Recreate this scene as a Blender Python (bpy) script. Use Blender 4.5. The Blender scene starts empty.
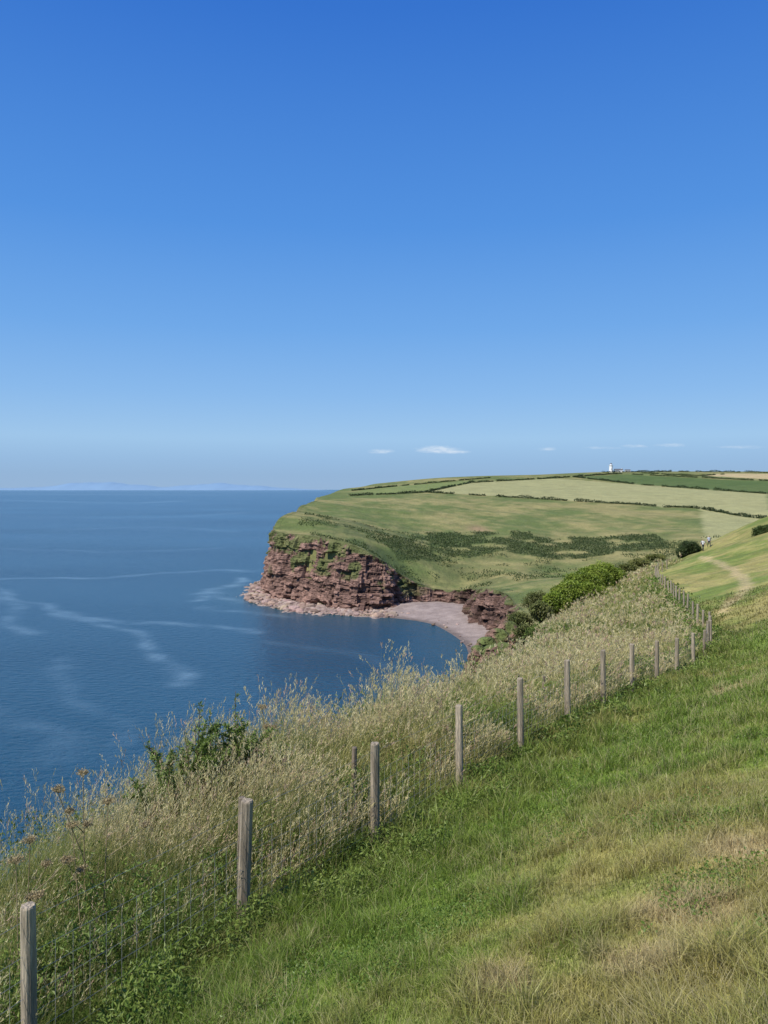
import bpy, math, random
import numpy as np
from mathutils import Vector
R=np.random.default_rng(7); random.seed(7)
F=773.0; U0=384.0; V0=489.0; CAMZ=70.0
scene=bpy.context.scene

# ---------------------------------------------------------------- helpers
def hsh(ix,iy,iz):
    h=(ix.astype(np.int64)*374761393+iy.astype(np.int64)*668265263+iz.astype(np.int64)*1274126177)&0xffffffff
    h=((h^(h>>13))*1274126177)&0xffffffff
    h=((h^(h>>16))*2246822519)&0xffffffff
    return ((h^(h>>15))&0xffffff)/float(0xffffff)
def vnoise(x,y,z=None):
    x=np.asarray(x,float);y=np.asarray(y,float)
    z=np.zeros_like(x) if z is None else np.asarray(z,float)
    ix=np.floor(x);iy=np.floor(y);iz=np.floor(z)
    fx=x-ix;fy=y-iy;fz=z-iz
    fx=fx*fx*(3-2*fx);fy=fy*fy*(3-2*fy);fz=fz*fz*(3-2*fz)
    ix=ix.astype(np.int64);iy=iy.astype(np.int64);iz=iz.astype(np.int64)
    def c(a,b,d): return hsh(ix+a,iy+b,iz+d)
    x00=c(0,0,0)*(1-fx)+c(1,0,0)*fx; x10=c(0,1,0)*(1-fx)+c(1,1,0)*fx
    x01=c(0,0,1)*(1-fx)+c(1,0,1)*fx; x11=c(0,1,1)*(1-fx)+c(1,1,1)*fx
    return (x00*(1-fy)+x10*fy)*(1-fz)+(x01*(1-fy)+x11*fy)*fz
def fbm(x,y,z=None,o=4):
    s=0;a=.5;t=0
    zz=np.zeros_like(np.asarray(x,float)) if z is None else z
    for i in range(o):
        s=s+a*vnoise(x*2**i+i*17.3,y*2**i+i*9.1,zz*2**i+i*5.7);t+=a;a*=.5
    return s/t
def sst(a,b,x):
    t=np.clip((x-a)/(b-a),0,1);return t*t*(3-2*t)
def tps(pts,sc):
    P=np.array(pts,float);X=P[:,:2]/sc;n=len(X)
    d=np.hypot(X[:,None,0]-X[None,:,0],X[:,None,1]-X[None,:,1])
    K=np.where(d>0,d*d*np.log(d+1e-12),0)+np.eye(n)*2e-3
    A=np.zeros((n+3,n+3));A[:n,:n]=K;A[:n,n]=1;A[:n,n+1:]=X;A[n,:n]=1;A[n+1:,:n]=X.T
    b=np.zeros(n+3);b[:n]=P[:,2];w=np.linalg.solve(A,b)
    def f(x,y):
        x=np.asarray(x,float)/sc;y=np.asarray(y,float)/sc
        o=w[n]+w[n+1]*x+w[n+2]*y
        for i in range(n):
            d2=(x-X[i,0])**2+(y-X[i,1])**2
            o=o+w[i]*d2*0.5*np.log(d2+1e-18)
        return o
    return f
def catmull(pts,sub=4):
    P=np.array(pts,float);out=[]
    for i in range(len(P)-1):
        p0=P[max(i-1,0)];p1=P[i];p2=P[i+1];p3=P[min(i+2,len(P)-1)]
        for k in range(sub):
            t=k/sub
            out.append(0.5*((2*p1)+(-p0+p2)*t+(2*p0-5*p1+4*p2-p3)*t*t+(-p0+3*p1-3*p2+p3)*t**3))
    out.append(P[-1]);return np.array(out)
def inpoly(x,y,poly):
    ins=np.zeros(x.shape,bool);n=len(poly)
    for i in range(n):
        x1,y1=poly[i];x2,y2=poly[(i+1)%n]
        if y1==y2: continue
        c=((y1>y)!=(y2>y))&(x<(x2-x1)*(y-y1)/(y2-y1)+x1)
        ins^=c
    return ins
def pdist(x,y,line):
    d=np.full(x.shape,1e18)
    for i in range(len(line)-1):
        ax,ay=line[i];bx,by=line[i+1];dx=bx-ax;dy=by-ay;L=dx*dx+dy*dy+1e-12
        t=np.clip(((x-ax)*dx+(y-ay)*dy)/L,0,1)
        d=np.minimum(d,(x-ax-t*dx)**2+(y-ay-t*dy)**2)
    return np.sqrt(d)
def sdf(x,y,line,poly):
    x=np.asarray(x,float);y=np.asarray(y,float)
    d=pdist(x,y,line);return np.where(inpoly(x,y,poly),d,-d)

# ---------------------------------------------------------------- terrain
def img(u,v,y): return ((u-U0)/F*y,y,(V0-v)/F*y)
near_pts=[(-2.54,5.52,-4.32),(-.11,9.5,-4.48),(2.38,13.5,-4.66),(4.96,17.5,-5.0),(7.6,21.5,-5.5),(10.2,25.5,-5.95),
 (12.6,30,-6.4),(15.3,36,-7.0),(18,45,-7.6),(22,60,-8.4),(26,75,-9.0),
 (-4.6,7.4,-4.9),(-3.0,10.4,-4.8),(-1.5,13,-4.9),(.9,17.2,-5.3),(4.7,30,-7.0),(9.8,45,-8.3),(16.5,68,-10.6),(26,95,-12.6),
 (0,0,-1.65),(0,4,-2.78),(1.5,3,-2.0),(5.96,12,-3.35),(13.9,28,-4.85),(20,45,-6.7),(34.8,70,-6.4),(54.7,110,-4.4),(45,110,-9.1),
 (62,127,-5.2),(31.5,90,-10),(38,112,-11.2),(10,10,-1.0),(10,0,1.2),(30,30,-1.5),(60,60,3),(100,110,4),(-6,-3,-4.3),(0,-10,.2),(12,-15,5),(-12,-15,-4.5),
 (44,140,-18),(65,170,-20),(100,150,-4),(50,220,-34),(120,220,-18),(200,100,20),(200,250,5),(40,20,4),(400,150,40),(300,10,60)]
far_pts=[img(275,528,528),img(300,535,486),img(330,540,466),img(352,544,460),img(378,555,454),img(400,576,462),img(430,586,474),img(465,588,472),img(490,587,440),img(512,588,405),
 img(410,566,492),img(430,566,505),img(430,546,565),img(430,532,625),img(430,515,720),img(430,500,860),img(430,488,1080),img(430,479,1350),
 img(380,540,520),img(330,527,530),img(330,515,640),img(330,500,820),img(330,493,980),img(345,488.5,1150),img(400,484,1300),img(290,515,560),img(308,500.5,760),
 img(500,577,470),img(500,550,560),img(500,530,650),img(560,577,480),img(560,552,560),img(560,532,650),img(560,515,760),img(560,500,900),img(560,485,1200),img(560,474,1550),
 img(700,560,480),img(700,530,640),img(700,512,800),img(700,495,1000),img(700,480,1350),img(700,471.5,1650),img(610,472,1580),img(500,475.5,1450),
 img(860,525,640),img(860,495,1000),img(860,471,1700),img(1100,500,800),img(1100,465,1700),
 (72,400,-50),(68,350,-50),(60,300,-48),(120,400,-44),(120,300,-40),(300,300,-12),(500,200,20),(900,500,0),(0,2600,5),(1000,2600,20),(-60,1800,-10),(500,2500,25),(2500,1700,50)]
tn=tps(near_pts,30.);tf=tps(far_pts,300.)
COAST=[(-50,-80),(-30,-35),(-15,-10),(-7.6,2),(-4.9,7.6),(-3.3,10.6),(-1.7,13.4),(0.7,17.4),(2.9,22),(5.1,30),(9.9,45),(16.5,68),(26,95),(36,125),(43,170),(45,230),(49,290),(53,335),(54,370),(48,395),(46,415),(48,436),(42,452),(30,460),(10,454),(0,443),(-22,446),(-36,456),(-52,472),(-68,490),(-80,513),(-84,545),(-78,600),(-84,680),(-78,760),(-84,860),(-76,950),(-72,1050),(-60,1200),(0,1600),(100,2700)]
CL=catmull(COAST,3);CP=np.vstack([CL,[(4000,2700),(4000,-80)]])
FENCE=[((28,905),5.52),((247,800),7.52),((375,743),9.52),((459,705),11.52),((520,678),13.52),((567,660),15.52),((603,650),17.52),((632,644),19.52),((657,641),21.52),((677,638),23.52),((693,633),25.52),((705,630),27.5)]
posts=[(img(u,v,y)) for (u,v),y in FENCE]
FX=[(-9.8,-6.5),(-6.2,-.5),(-3.75,3.5)]+[(p[0],p[1]) for p in posts]+[(13.3,31.5),(15.4,36.5),(17.9,45),(20,52.5),(22.2,60),(24.4,68),(27,77),(31,88),(38,100)]
FEXT=FX+[(46,112),(60,150),(90,230)]
FL=np.array(FEXT);FP=np.vstack([FL,[(500,230),(500,-60),(-9.8,-60)]])
def coast_sd(x,y): return sdf(x,y,CL,CP)
def fence_sd(x,y): return sdf(x,y,FL,FP)
def top(x,y):
    x=np.asarray(x,float);y=np.asarray(y,float)
    w=sst(140,270,y)
    z=tn(x,y)*(1-w)+tf(x,y)*w
    w2=sst(10,60,y);w3=sst(250,450,y)
    z=z+(fbm(x/2.2,y/2.2,o=3)-.5)*(.25+.35*w2*(1-w3))+(fbm(x/28.,y/28.+40,o=4)-.5)*5.*w3*sst(0,60,900-y+0*x)*.8
    return z
def land(x,y,sd=None):
    x=np.asarray(x,float);y=np.asarray(y,float)
    if sd is None: sd=coast_sd(x,y)
    w=sst(290,350,y);k=1.15*(1-w)+6*w;off=9*w
    n=(fbm(x/6.,y/6.,o=4)-.5)
    e=np.maximum(0,off-sd+n*4*(1-w)*sst(25,60,y))
    f=k*e+(n*3.5)*sst(0,6,e)*(1-w)
    return np.maximum(top(x,y)-f,-CAMZ-8)
def ground(x,y): return land(x,y)+CAMZ
def hit(u,v,y0=20,y1=2600):
    ys=np.geomspace(y0,y1,2500);xs=(u-U0)/F*ys;zs=(V0-v)/F*ys
    g=land(xs,ys);m=np.where(g>=zs)[0]
    i=m[0] if len(m) else len(ys)-1
    return (xs[i],ys[i],max(g[i],-CAMZ)+CAMZ)

# ---------------------------------------------------------------- mesh utils
def mk(name,V,T,C=None,mat=None,smooth=False,parent=None):
    V=np.asarray(V,np.float32);T=np.asarray(T,np.int32)
    me=bpy.data.meshes.new(name);k=T.shape[1]
    me.vertices.add(len(V));me.vertices.foreach_set('co',V.ravel())
    me.loops.add(T.size);me.loops.foreach_set('vertex_index',T.ravel())
    me.polygons.add(len(T));me.polygons.foreach_set('loop_start',np.arange(0,T.size,k,dtype=np.int32))
    me.update(calc_edges=True)
    if C is not None:
        C=np.clip(np.asarray(C,np.float32),0,1)
        if C.shape[1]==3: C=np.hstack([C,np.ones((len(C),1),np.float32)])
        a=me.attributes.new('col','FLOAT_COLOR','POINT');a.data.foreach_set('color',C.ravel())
    me.polygons.foreach_set('use_smooth',np.full(len(T),smooth,bool))
    if mat: me.materials.append(mat)
    o=bpy.data.objects.new(name,me);scene.collection.objects.link(o)
    if parent: o.parent=parent
    return o
class Acc:
    def __init__(s): s.v=[];s.t=[];s.c=[];s.n=0
    def add(s,V,T,C):
        V=np.asarray(V,float)
        C=np.asarray(C,float)
        if C.ndim==1: C=np.tile(C,(len(V),1))
        s.v.append(V);s.t.append(np.asarray(T)+s.n);s.c.append(C);s.n+=len(V)
    def make(s,name,mat,smooth=False,parent=None):
        return mk(name,np.vstack(s.v),np.vstack(s.t),np.vstack(s.c),mat,smooth,parent)
def blades(acc,P,h,w,bend,cb,ct,K=3,az=None):
    n=len(P)
    if n==0:return
    az=R.uniform(0,2*np.pi,n) if az is None else az
    a2=R.uniform(0,2*np.pi,n)
    V=[];C=[]
    for k in range(K):
        t=k/K
        c=P+np.c_[np.cos(az)*bend*h*t*t,np.sin(az)*bend*h*t*t,h*(t-.35*bend*t*t)]
        ww=(w*(1-t)**.6*.5)
        s=np.c_[np.cos(a2)*ww,np.sin(a2)*ww,np.zeros(n)]
        V+= [c-s,c+s];cc=cb*(1-t)+ct*t;C+=[cc,cc]
    V.append(P+np.c_[np.cos(az)*bend*h,np.sin(az)*bend*h,h*(1-.35*bend)]);C.append(ct)
    m=2*K+1
    V=np.stack(V,1).reshape(-1,3);C=np.stack(C,1).reshape(-1,3)
    T=[]
    for k in range(K-1):
        a=2*k;T+=[(a,a+1,a+3),(a,a+3,a+2)]
    a=2*(K-1);T.append((a,a+1,a+2))
    T=(np.array(T)[None]+(np.arange(n)*m)[:,None,None]).reshape(-1,3)
    acc.add(V,T,C)
def rdir(n,zb=0.):
    d=R.normal(size=(n,3));d[:,2]+=zb;return d/np.linalg.norm(d,axis=1)[:,None]
def leaves(acc,P,D,L,W,C,fold=.25):
    n=len(P);s=np.cross(D,rdir(n));s/=np.linalg.norm(s,axis=1)[:,None]+1e-9
    nn=np.cross(D,s);L=np.broadcast_to(L,(n,))[:,None];W=np.broadcast_to(W,(n,))[:,None]
    V=np.stack([P,P+D*L*.5+s*W*.5+nn*W*fold,P+D*L,P+D*L*.5-s*W*.5+nn*W*fold],1).reshape(-1,3)
    T=(np.array([(0,1,2),(0,2,3)])[None]+(np.arange(n)*4)[:,None,None]).reshape(-1,3)
    acc.add(V,T,np.repeat(C,4,0))
def tube(acc,pts,rad,sides,col,cap=True):
    pts=np.array(pts,float);n=len(pts);V=[]
    for i in range(n):
        d=pts[min(i+1,n-1)]-pts[max(i-1,0)];d/=np.linalg.norm(d)+1e-9
        a=np.cross(d,[0,1,0] if abs(d[1])<.9 else [1,0,0]);a/=np.linalg.norm(a);b=np.cross(d,a)
        for k in range(sides):
            th=2*np.pi*k/sides;V.append(pts[i]+(a*math.cos(th)+b*math.sin(th))*rad[i])
    T=[]
    for i in range(n-1):
        for k in range(sides):
            p=i*sides+k;q=i*sides+(k+1)%sides;T+=[(p,q,q+sides),(p,q+sides,p+sides)]
    if cap:
        V.append(pts[-1]);c=len(V)-1
        for k in range(sides):T.append(((n-1)*sides+k,(n-1)*sides+(k+1)%sides,c))
    acc.add(np.array(V),np.array(T),np.array(col))
def cmix(a,b,t):
    t=np.asarray(t)[:,None];return np.array(a)*(1-t)+np.array(b)*t

# ---------------------------------------------------------------- materials
def nm(name):
    m=bpy.data.materials.new(name);m.use_nodes=True;m.node_tree.nodes.clear();return m,m.node_tree.nodes,m.node_tree.links
def foliage_mat(name,tr=.35):
    m,N,L=nm(name);o=N.new('ShaderNodeOutputMaterial');a=N.new('ShaderNodeAttribute');a.attribute_name='col'
    d=N.new('ShaderNodeBsdfDiffuse');t=N.new('ShaderNodeBsdfTranslucent');x=N.new('ShaderNodeMixShader');x.inputs[0].default_value=tr
    g=N.new('ShaderNodeBsdfGlossy');g.inputs['Roughness'].default_value=.45;g.inputs['Color'].default_value=(1,1,.95,1);x2=N.new('ShaderNodeMixShader');x2.inputs[0].default_value=.02
    L.new(a.outputs['Color'],d.inputs[0]);L.new(a.outputs['Color'],t.inputs[0])
    L.new(d.outputs[0],x.inputs[1]);L.new(t.outputs[0],x.inputs[2]);L.new(x.outputs[0],x2.inputs[1]);L.new(g.outputs[0],x2.inputs[2]);L.new(x2.outputs[0],o.inputs[0]);return m
def attr_mat(name,scales,bump,lo=.6,hi=1.4,rough=.9,attr=True,col=(.5,.5,.5),stretch=(1,1,1)):
    m,N,L=nm(name);o=N.new('ShaderNodeOutputMaterial');b=N.new('ShaderNodeBsdfPrincipled')
    b.inputs['Roughness'].default_value=rough;b.inputs['Specular IOR Level'].default_value=.15
    tc=N.new('ShaderNodeTexCoord');mp=N.new('ShaderNodeMapping');mp.inputs['Scale'].default_value=stretch;L.new(tc.outputs['Object'],mp.inputs[0])
    if attr:
        a=N.new('ShaderNodeAttribute');a.attribute_name='col';cur=a.outputs['Color']
    else:
        a=N.new('ShaderNodeRGB');a.outputs[0].default_value=(*col,1);cur=a.outputs[0]
    hs=None
    for s,amt in scales:
        n=N.new('ShaderNodeTexNoise');n.inputs['Scale'].default_value=s;n.inputs['Detail'].default_value=6;n.inputs['Roughness'].default_value=.65
        L.new(mp.outputs[0],n.inputs['Vector'])
        r=N.new('ShaderNodeMapRange');r.inputs['From Min'].default_value=.3;r.inputs['From Max'].default_value=.7;r.inputs['To Min'].default_value=1-(1-lo)*amt;r.inputs['To Max'].default_value=1+(hi-1)*amt
        L.new(n.outputs['Fac'],r.inputs['Value'])
        v=N.new('ShaderNodeVectorMath');v.operation='SCALE';L.new(cur,v.inputs[0]);L.new(r.outputs[0],v.inputs['Scale']);cur=v.outputs[0]
        bp=N.new('ShaderNodeBump');bp.inputs['Strength'].default_value=bump;bp.inputs['Distance'].default_value=.5/s
        L.new(n.outputs['Fac'],bp.inputs['Height'])
        if hs: L.new(hs,bp.inputs['Normal'])
        hs=bp.outputs[0]
    L.new(cur,b.inputs['Base Color']);L.new(hs,b.inputs['Normal']);L.new(b.outputs[0],o.inputs[0]);return m
def plain(name,col,rough=.7,scale=3,var=.15):
    return attr_mat(name,[(scale,1.)],.1,1-var,1+var,rough,False,col)
M_ground=attr_mat('grassland',[(.05,.3),(.6,.5),(9.,.7)],.35)
M_cliff=attr_mat('sandstone_cliff',[(.25,.7),(1.6,.8)],.8,.5,1.5,stretch=(1,1,2.2))
M_beach=attr_mat('beach_shingle',[(.2,.4),(2.5,.6)],.5)
M_fol=foliage_mat('grass_blades',.38);M_leaf=foliage_mat('leaves',.32)
M_wood=attr_mat('weathered_wood',[(6,.7),(45,1.)],.9,.5,1.45,.85,True,stretch=(1,1,.06))
M_rock=attr_mat('shore_rock',[(1.2,.8)],.6,.6,1.4)
M_wire=plain('galvanised_wire',(.3,.31,.32),.45)

# ---------------------------------------------------------------- land colours
def ipoly(pts): return [hit(u,v)[:2] for u,v in pts]
P_pale=ipoly([(425,492.5),(470,483),(560,478.5),(640,485),(768,494),(860,499),(860,520),(768,516),(700,508.5),(560,500)])
P_dark=ipoly([(570,477),(618,474.5),(768,481),(860,484),(860,499),(768,493),(650,485)])
P_tan=ipoly([(700,475.5),(730,473.6),(860,474),(860,480.5),(768,479)])
P_mid=ipoly([(352,492),(400,486),(470,481),(425,491),(405,494)])
P_scrub=ipoly([(378,540),(420,533),(500,531),(600,538),(655,533),(672,548),(560,560),(500,551),(440,562),(400,560)])
e=hit(478,529);E_pt=(e[0],e[1])
G=np.array((.17,.245,.036));Y=np.array((.36,.325,.10));TAN=np.array((.50,.38,.21))
patches=[(hit(690,918,2),.3),(hit(752,850,2),.3),(hit(640,965,2),.2),(hit(728,603,20),1.0),(hit(500,990,2),.15),(hit(735,690,5),.5)]
TRACK=catmull([hit(u,v,15)[:2] for u,v in [(700,557),(716,562),(738,575),(747,588),(732,601),(722,612)]],4)
FARG=((.16,.205,.045),(.33,.29,.10))
def farg(x,y): return cmix(*FARG,np.clip((fbm(x/7.,y/7.,o=4)-.5)*2.8+(fbm(x/1.2,y/1.2,o=2)-.5)*1.6+.46,0,1))
def track(c,x,y):
    q=pdist(x,y,TRACK)+ (vnoise(x/.6,y/.6)-.5)*.5
    f=sst(.6,.15,q)*.6
    return c*(1-f[:,None])+TAN*f[:,None]
def grasscol(x,y,d):
    n1=fbm(x/1.6+3,y/1.6,o=3);n2=fbm(x/.3+50,y/.3,o=2)
    t=np.clip(sst(.9,5.0,d)*.62+(n1-.5)*2.3+(n2-.5)*1.4-.15,0,1)
    c=cmix(G,Y,t)
    for (p,r) in patches:
        q=np.hypot(x-p[0],(y-p[1])*.6)/r+(n2-.5)*1.4
        c=c+(TAN-c)*(sst(1.4,.4,q)*.75)[:,None]
    return c
def landcol(x,y,z,slope,sd):
    n=fbm(x/60.,y/60.,o=5);n2=fbm(x/9.,y/9.+9,o=4)
    c=cmix((.125,.16,.048),(.28,.25,.10),np.clip((n-.5)*2.6+(n2-.5)*1.8+.5,0,1))
    s=sst(.40,.56,fbm(x/22.,y/22.+31,o=5))
    def fill(poly,col,amt=.9,nv=.3):
        nonlocal c
        m=inpoly(x,y,poly);f=m*amt
        c=c*(1-f[:,None])+np.array(col)*(1+nv*(n2-.5))[:,None]*f[:,None]
    fill(P_pale,(.34,.33,.15));fill(P_dark,(.085,.13,.035));fill(P_tan,(.48,.38,.20));fill(P_mid,(.18,.22,.07))
    m=(inpoly(x,y,P_scrub)&(y>400))*sst(.36,.48,fbm(x/14.,y/14.+3,o=4))*.75
    c=c*(1-m[:,None])+np.array((.06,.09,.03))*m[:,None]
    cv=((y>380)&(y<640))*sst(.05,.3,slope)
    f=cv*s*.6;c=c*(1-f[:,None])+np.array((.065,.095,.032))*f[:,None]
    q=np.exp(-(((x-E_pt[0])/9)**2+((y-E_pt[1])/16)**2))*.6;c=c*(1-q[:,None])+np.array((.36,.22,.14))*q[:,None]
    nr=sst(200,130,y)
    fd=fence_sd(x,y)
    cn=grasscol(x,y,fd)
    w=sst(12,40,y);cn=cn*(1-w[:,None])+farg(x,y)*w[:,None]
    cn=track(cn,x,y)
    lf=sst(.5,-.3,fd);veg=cmix((.11,.15,.03),(.30,.28,.11),np.clip((fbm(x/2.,y/2.,o=3)-.5)*2+.5,0,1))
    cn=cn*(1-lf[:,None])+veg*lf[:,None]
    c=c*(1-nr[:,None])+cn*nr[:,None]
    rk=sst(.75,1.3,slope+(fbm(x/3.,y/3.,z/3.,o=3)-.5)*1.4)*sst(6,-2,sd)*sst(30,50,y)
    rc=cmix((.10,.05,.038),(.30,.18,.13),fbm(x/2.,y/2.,z*1.2,o=3))
    return c*(1-rk[:,None])+rc*rk[:,None]

def axis(a,b,fn):
    o=[a]
    while o[-1]<b:o.append(o[-1]+fn(o[-1]))
    return np.array(o)
ax=axis(-130,2400,lambda x:min(.35+max(0,abs(x-5)-20)*.02,35))
ay=axis(-40,2600,lambda y:.35+max(0,y-30,-y-4)*.006)
X,Yg=np.meshgrid(ax,ay);sh=X.shape;x=X.ravel();y=Yg.ravel()
sd=coast_sd(x,y);z=land(x,y,sd)
Z=z.reshape(sh);gy=np.gradient(Z,ay,axis=0);gx=np.gradient(Z,ax,axis=1);sl=np.hypot(gx,gy).ravel()
C=landcol(x,y,z,sl,sd)
idx=np.arange(x.size).reshape(sh)
Q=np.stack([idx[:-1,:-1],idx[:-1,1:],idx[1:,1:],idx[1:,:-1]],-1).reshape(-1,4)
keep=(z[Q]>-CAMZ-6).any(1);Q=Q[keep]
mk('ground',np.c_[x,y,z+CAMZ],Q,C,M_ground,True)

# ---------------------------------------------------------------- sea
m,N,L=nm('sea_water');o=N.new('ShaderNodeOutputMaterial');b=N.new('ShaderNodeBsdfPrincipled')
tc=N.new('ShaderNodeTexCoord');a=N.new('ShaderNodeAttribute');a.attribute_name='col'
def noise(sc,det,stretch,loc=(0,0,0)):
    mp=N.new('ShaderNodeMapping');mp.inputs['Scale'].default_value=stretch;mp.inputs['Location'].default_value=loc;L.new(tc.outputs['Object'],mp.inputs[0])
    n=N.new('ShaderNodeTexNoise');n.inputs['Scale'].default_value=sc;n.inputs['Detail'].default_value=det;L.new(mp.outputs[0],n.inputs['Vector']);return n
n1=noise(.0035,5,(.35,1,1));n2=noise(.07,5,(.6,1,1));nb=noise(.45,5,(.6,1,1));nb2=noise(2.2,3,(.7,1,1))
mr=N.new('ShaderNodeMapRange');mr.inputs['From Min'].default_value=.35;mr.inputs['From Max'].default_value=.65;L.new(n1.outputs['Fac'],mr.inputs[0])
mx=N.new('ShaderNodeMix');mx.data_type='RGBA';mx.inputs['A'].default_value=(.009,.052,.092,1);mx.inputs['B'].default_value=(.024,.088,.142,1);L.new(mr.outputs[0],mx.inputs['Factor'])
sp=N.new('ShaderNodeSeparateColor');L.new(a.outputs['Color'],sp.inputs[0])
mm=N.new('ShaderNodeMath');mm.operation='MULTIPLY';L.new(sp.outputs[0],mm.inputs[0])
mr2=N.new('ShaderNodeMapRange');mr2.inputs['From Min'].default_value=.3;mr2.inputs['From Max'].default_value=.65;L.new(n2.outputs['Fac'],mr2.inputs[0]);L.new(mr2.outputs[0],mm.inputs[1])
mx2=N.new('ShaderNodeMix');mx2.data_type='RGBA';mx2.inputs['B'].default_value=(.14,.24,.31,1);L.new(mx.outputs['Result'],mx2.inputs['A']);L.new(mm.outputs[0],mx2.inputs['Factor'])
mx3=N.new('ShaderNodeMix');mx3.data_type='RGBA';mx3.inputs['B'].default_value=(.03,.075,.08,1);L.new(mx2.outputs['Result'],mx3.inputs['A']);L.new(sp.outputs[1],mx3.inputs['Factor'])
L.new(mx3.outputs['Result'],b.inputs['Base Color'])
b.inputs['Roughness'].default_value=.22;b.inputs['IOR'].default_value=1.33
b1=N.new('ShaderNodeBump');b1.inputs['Strength'].default_value=1.;b1.inputs['Distance'].default_value=1.;L.new(nb.outputs['Fac'],b1.inputs['Height'])
b2=N.new('ShaderNodeBump');b2.inputs['Strength'].default_value=1.;b2.inputs['Distance'].default_value=.2;L.new(nb2.outputs['Fac'],b2.inputs['Height']);L.new(b1.outputs[0],b2.inputs['Normal'])
L.new(b2.outputs[0],b.inputs['Normal']);L.new(b.outputs[0],o.inputs[0]);M_sea=m
def sea_pt(u,v): yy=CAMZ*F/(v-V0);return ((u-U0)/F*yy,yy)
axs=axis(-70000,70000,lambda x:3.2 if -400<x<150 else max(4,.06*min(abs(x+400),abs(x-150))))
ays=axis(-300,70000,lambda y:3.2 if 100<y<900 else max(6,.05*abs(y-(100 if y<100 else 900))))
X,Yg=np.meshgrid(axs,ays);sh=X.shape;x=X.ravel();y=Yg.ravel()
pale_sea=np.zeros_like(x)  # mask for pale streaks on the water and broad paler bands near the horizon
wx=x+(fbm(x/45,y/45,o=3)-.5)*34;wy=y+(fbm(x/45+9,y/45,o=3)-.5)*34
for pl,w,am in [([(-40,583),(0,591),(20,600),(75,611),(125,619),(200,629),(265,633)],3.5,.8),([(60,611),(100,620),(128,638),(160,662),(192,685)],3.5,.75),([(0,594),(14,610),(32,632)],5,.55),
   ([(-20,579),(100,577),(200,571),(250,571)],7,.6),([(196,600),(222,590),(240,578)],5,.95),([(205,594),(240,603)],5,.85),([(205,607),(250,612),(290,618)],4,.6),([(40,660),(70,700),(110,760)],4,.3),([(300,640),(380,660),(440,690)],4,.25),([(-50,700),(20,740),(60,760)],4,.3),
   ([(0,500),(120,503),(180,501)],60,.8),([(0,494),(200,495)],300,.8),([(-300,491),(300,491.5)],2500,.5),([(60,530),(160,527),(240,532)],14,.35),([(0,548),(120,552),(220,548)],10,.3),([(-60,515),(140,518),(250,512)],25,.35)]:
    ln=catmull([sea_pt(*p) for p in pl],4);d=pdist(wx,wy,ln);pale_sea=np.maximum(pale_sea,am*np.exp(-(d/w)**2))
WATER=[(-96,560),(-90,520),(-86,492),(-73.6,466),(-54,443),(-30,430),(-8,424),(10,416),(24,402),(31,380),(36,352),(36,330),(34,300),(20,270)]
WL=catmull(WATER,4);WP=np.vstack([WL,[(200,270),(200,700),(-96,700)]])
sh_d=pdist(x,y,WL);shal=np.exp(-np.maximum(sh_d,0)/14.)*.6
idx=np.arange(x.size).reshape(sh)
mk('sea',np.c_[x,y,np.zeros_like(x)],np.stack([idx[:-1,:-1],idx[:-1,1:],idx[1:,1:],idx[1:,:-1]],-1).reshape(-1,4),np.c_[pale_sea,shal,pale_sea*0],M_sea,True)

# ---------------------------------------------------------------- beach and rock shelf
bx=np.arange(-105,80,.9);by=np.arange(268,575,.9);X,Yg=np.meshgrid(bx,by);sh=X.shape;x=X.ravel();y=Yg.ravel()
sw=sdf(x,y,WL,WP);rocky=sst(8,-4,x-(y-430)*.1)
z=np.clip(sw*.11,-2,3.2)*(1-rocky)+rocky*(np.clip(sw*.12,-2,1.3)+(np.floor(fbm(x/5.,y/5.,o=3)*7)/7-.45)*2.6+(vnoise(x/1.3,y/1.3)-.5)*.8)
sand=cmix((.24,.19,.165),(.38,.31,.27),fbm(x/4.,y/4.,o=3));wet=sst(6,1,sw);sand=sand*(1-.45*wet[:,None])
rk=cmix((.16,.10,.085),(.44,.35,.29),np.clip(fbm(x/3.,y/3.,o=4)*1.8-.4+z*.12,0,1))
C=sand*(1-rocky[:,None])+rk*rocky[:,None]
idx=np.arange(x.size).reshape(sh);Q=np.stack([idx[:-1,:-1],idx[:-1,1:],idx[1:,1:],idx[1:,:-1]],-1).reshape(-1,4)
cs=coast_sd(x,y)
Q=Q[(sw[Q]>-12).all(1)&(cs[Q]<8).any(1)]
mk('beach',np.c_[x,y,z],Q,C,M_beach,False)

# ---------------------------------------------------------------- cliff ribbon
i0=COAST.index((49,290));i1=COAST.index((-84,860))
pl=catmull(COAST[i0:i1+1],12)
seg=np.hypot(*np.diff(pl,axis=0).T);s=np.r_[0,np.cumsum(seg)]
S=np.arange(0,s[-1],.5);px=np.interp(S,s,pl[:,0]);py=np.interp(S,s,pl[:,1])
k=np.hanning(25);k/=k.sum()
def smo(a): return np.convolve(np.pad(a,12,'edge'),k,'valid')
px=smo(px);py=smo(py);tx=smo(np.gradient(px));ty=smo(np.gradient(py));l=np.hypot(tx,ty)
nx,ny=ty/l,-tx/l
t_=coast_sd(px+nx*6,py+ny*6)
if np.mean(t_>0)<.5:nx,ny=-nx,-ny
but=(fbm(S/22.,S*0,o=3)-.5)*9
hh=top(px+nx*8,py+ny*8)+CAMZ;ins=1+.16*np.maximum(hh,0)
zt=top(px+nx*ins,py+ny*ins)+CAMZ
dk=1-.35*sst(20,40,px)  # east side of the cove darkened: its shadow is put into the colour
J=100;rows=[];cols=[]
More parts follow.
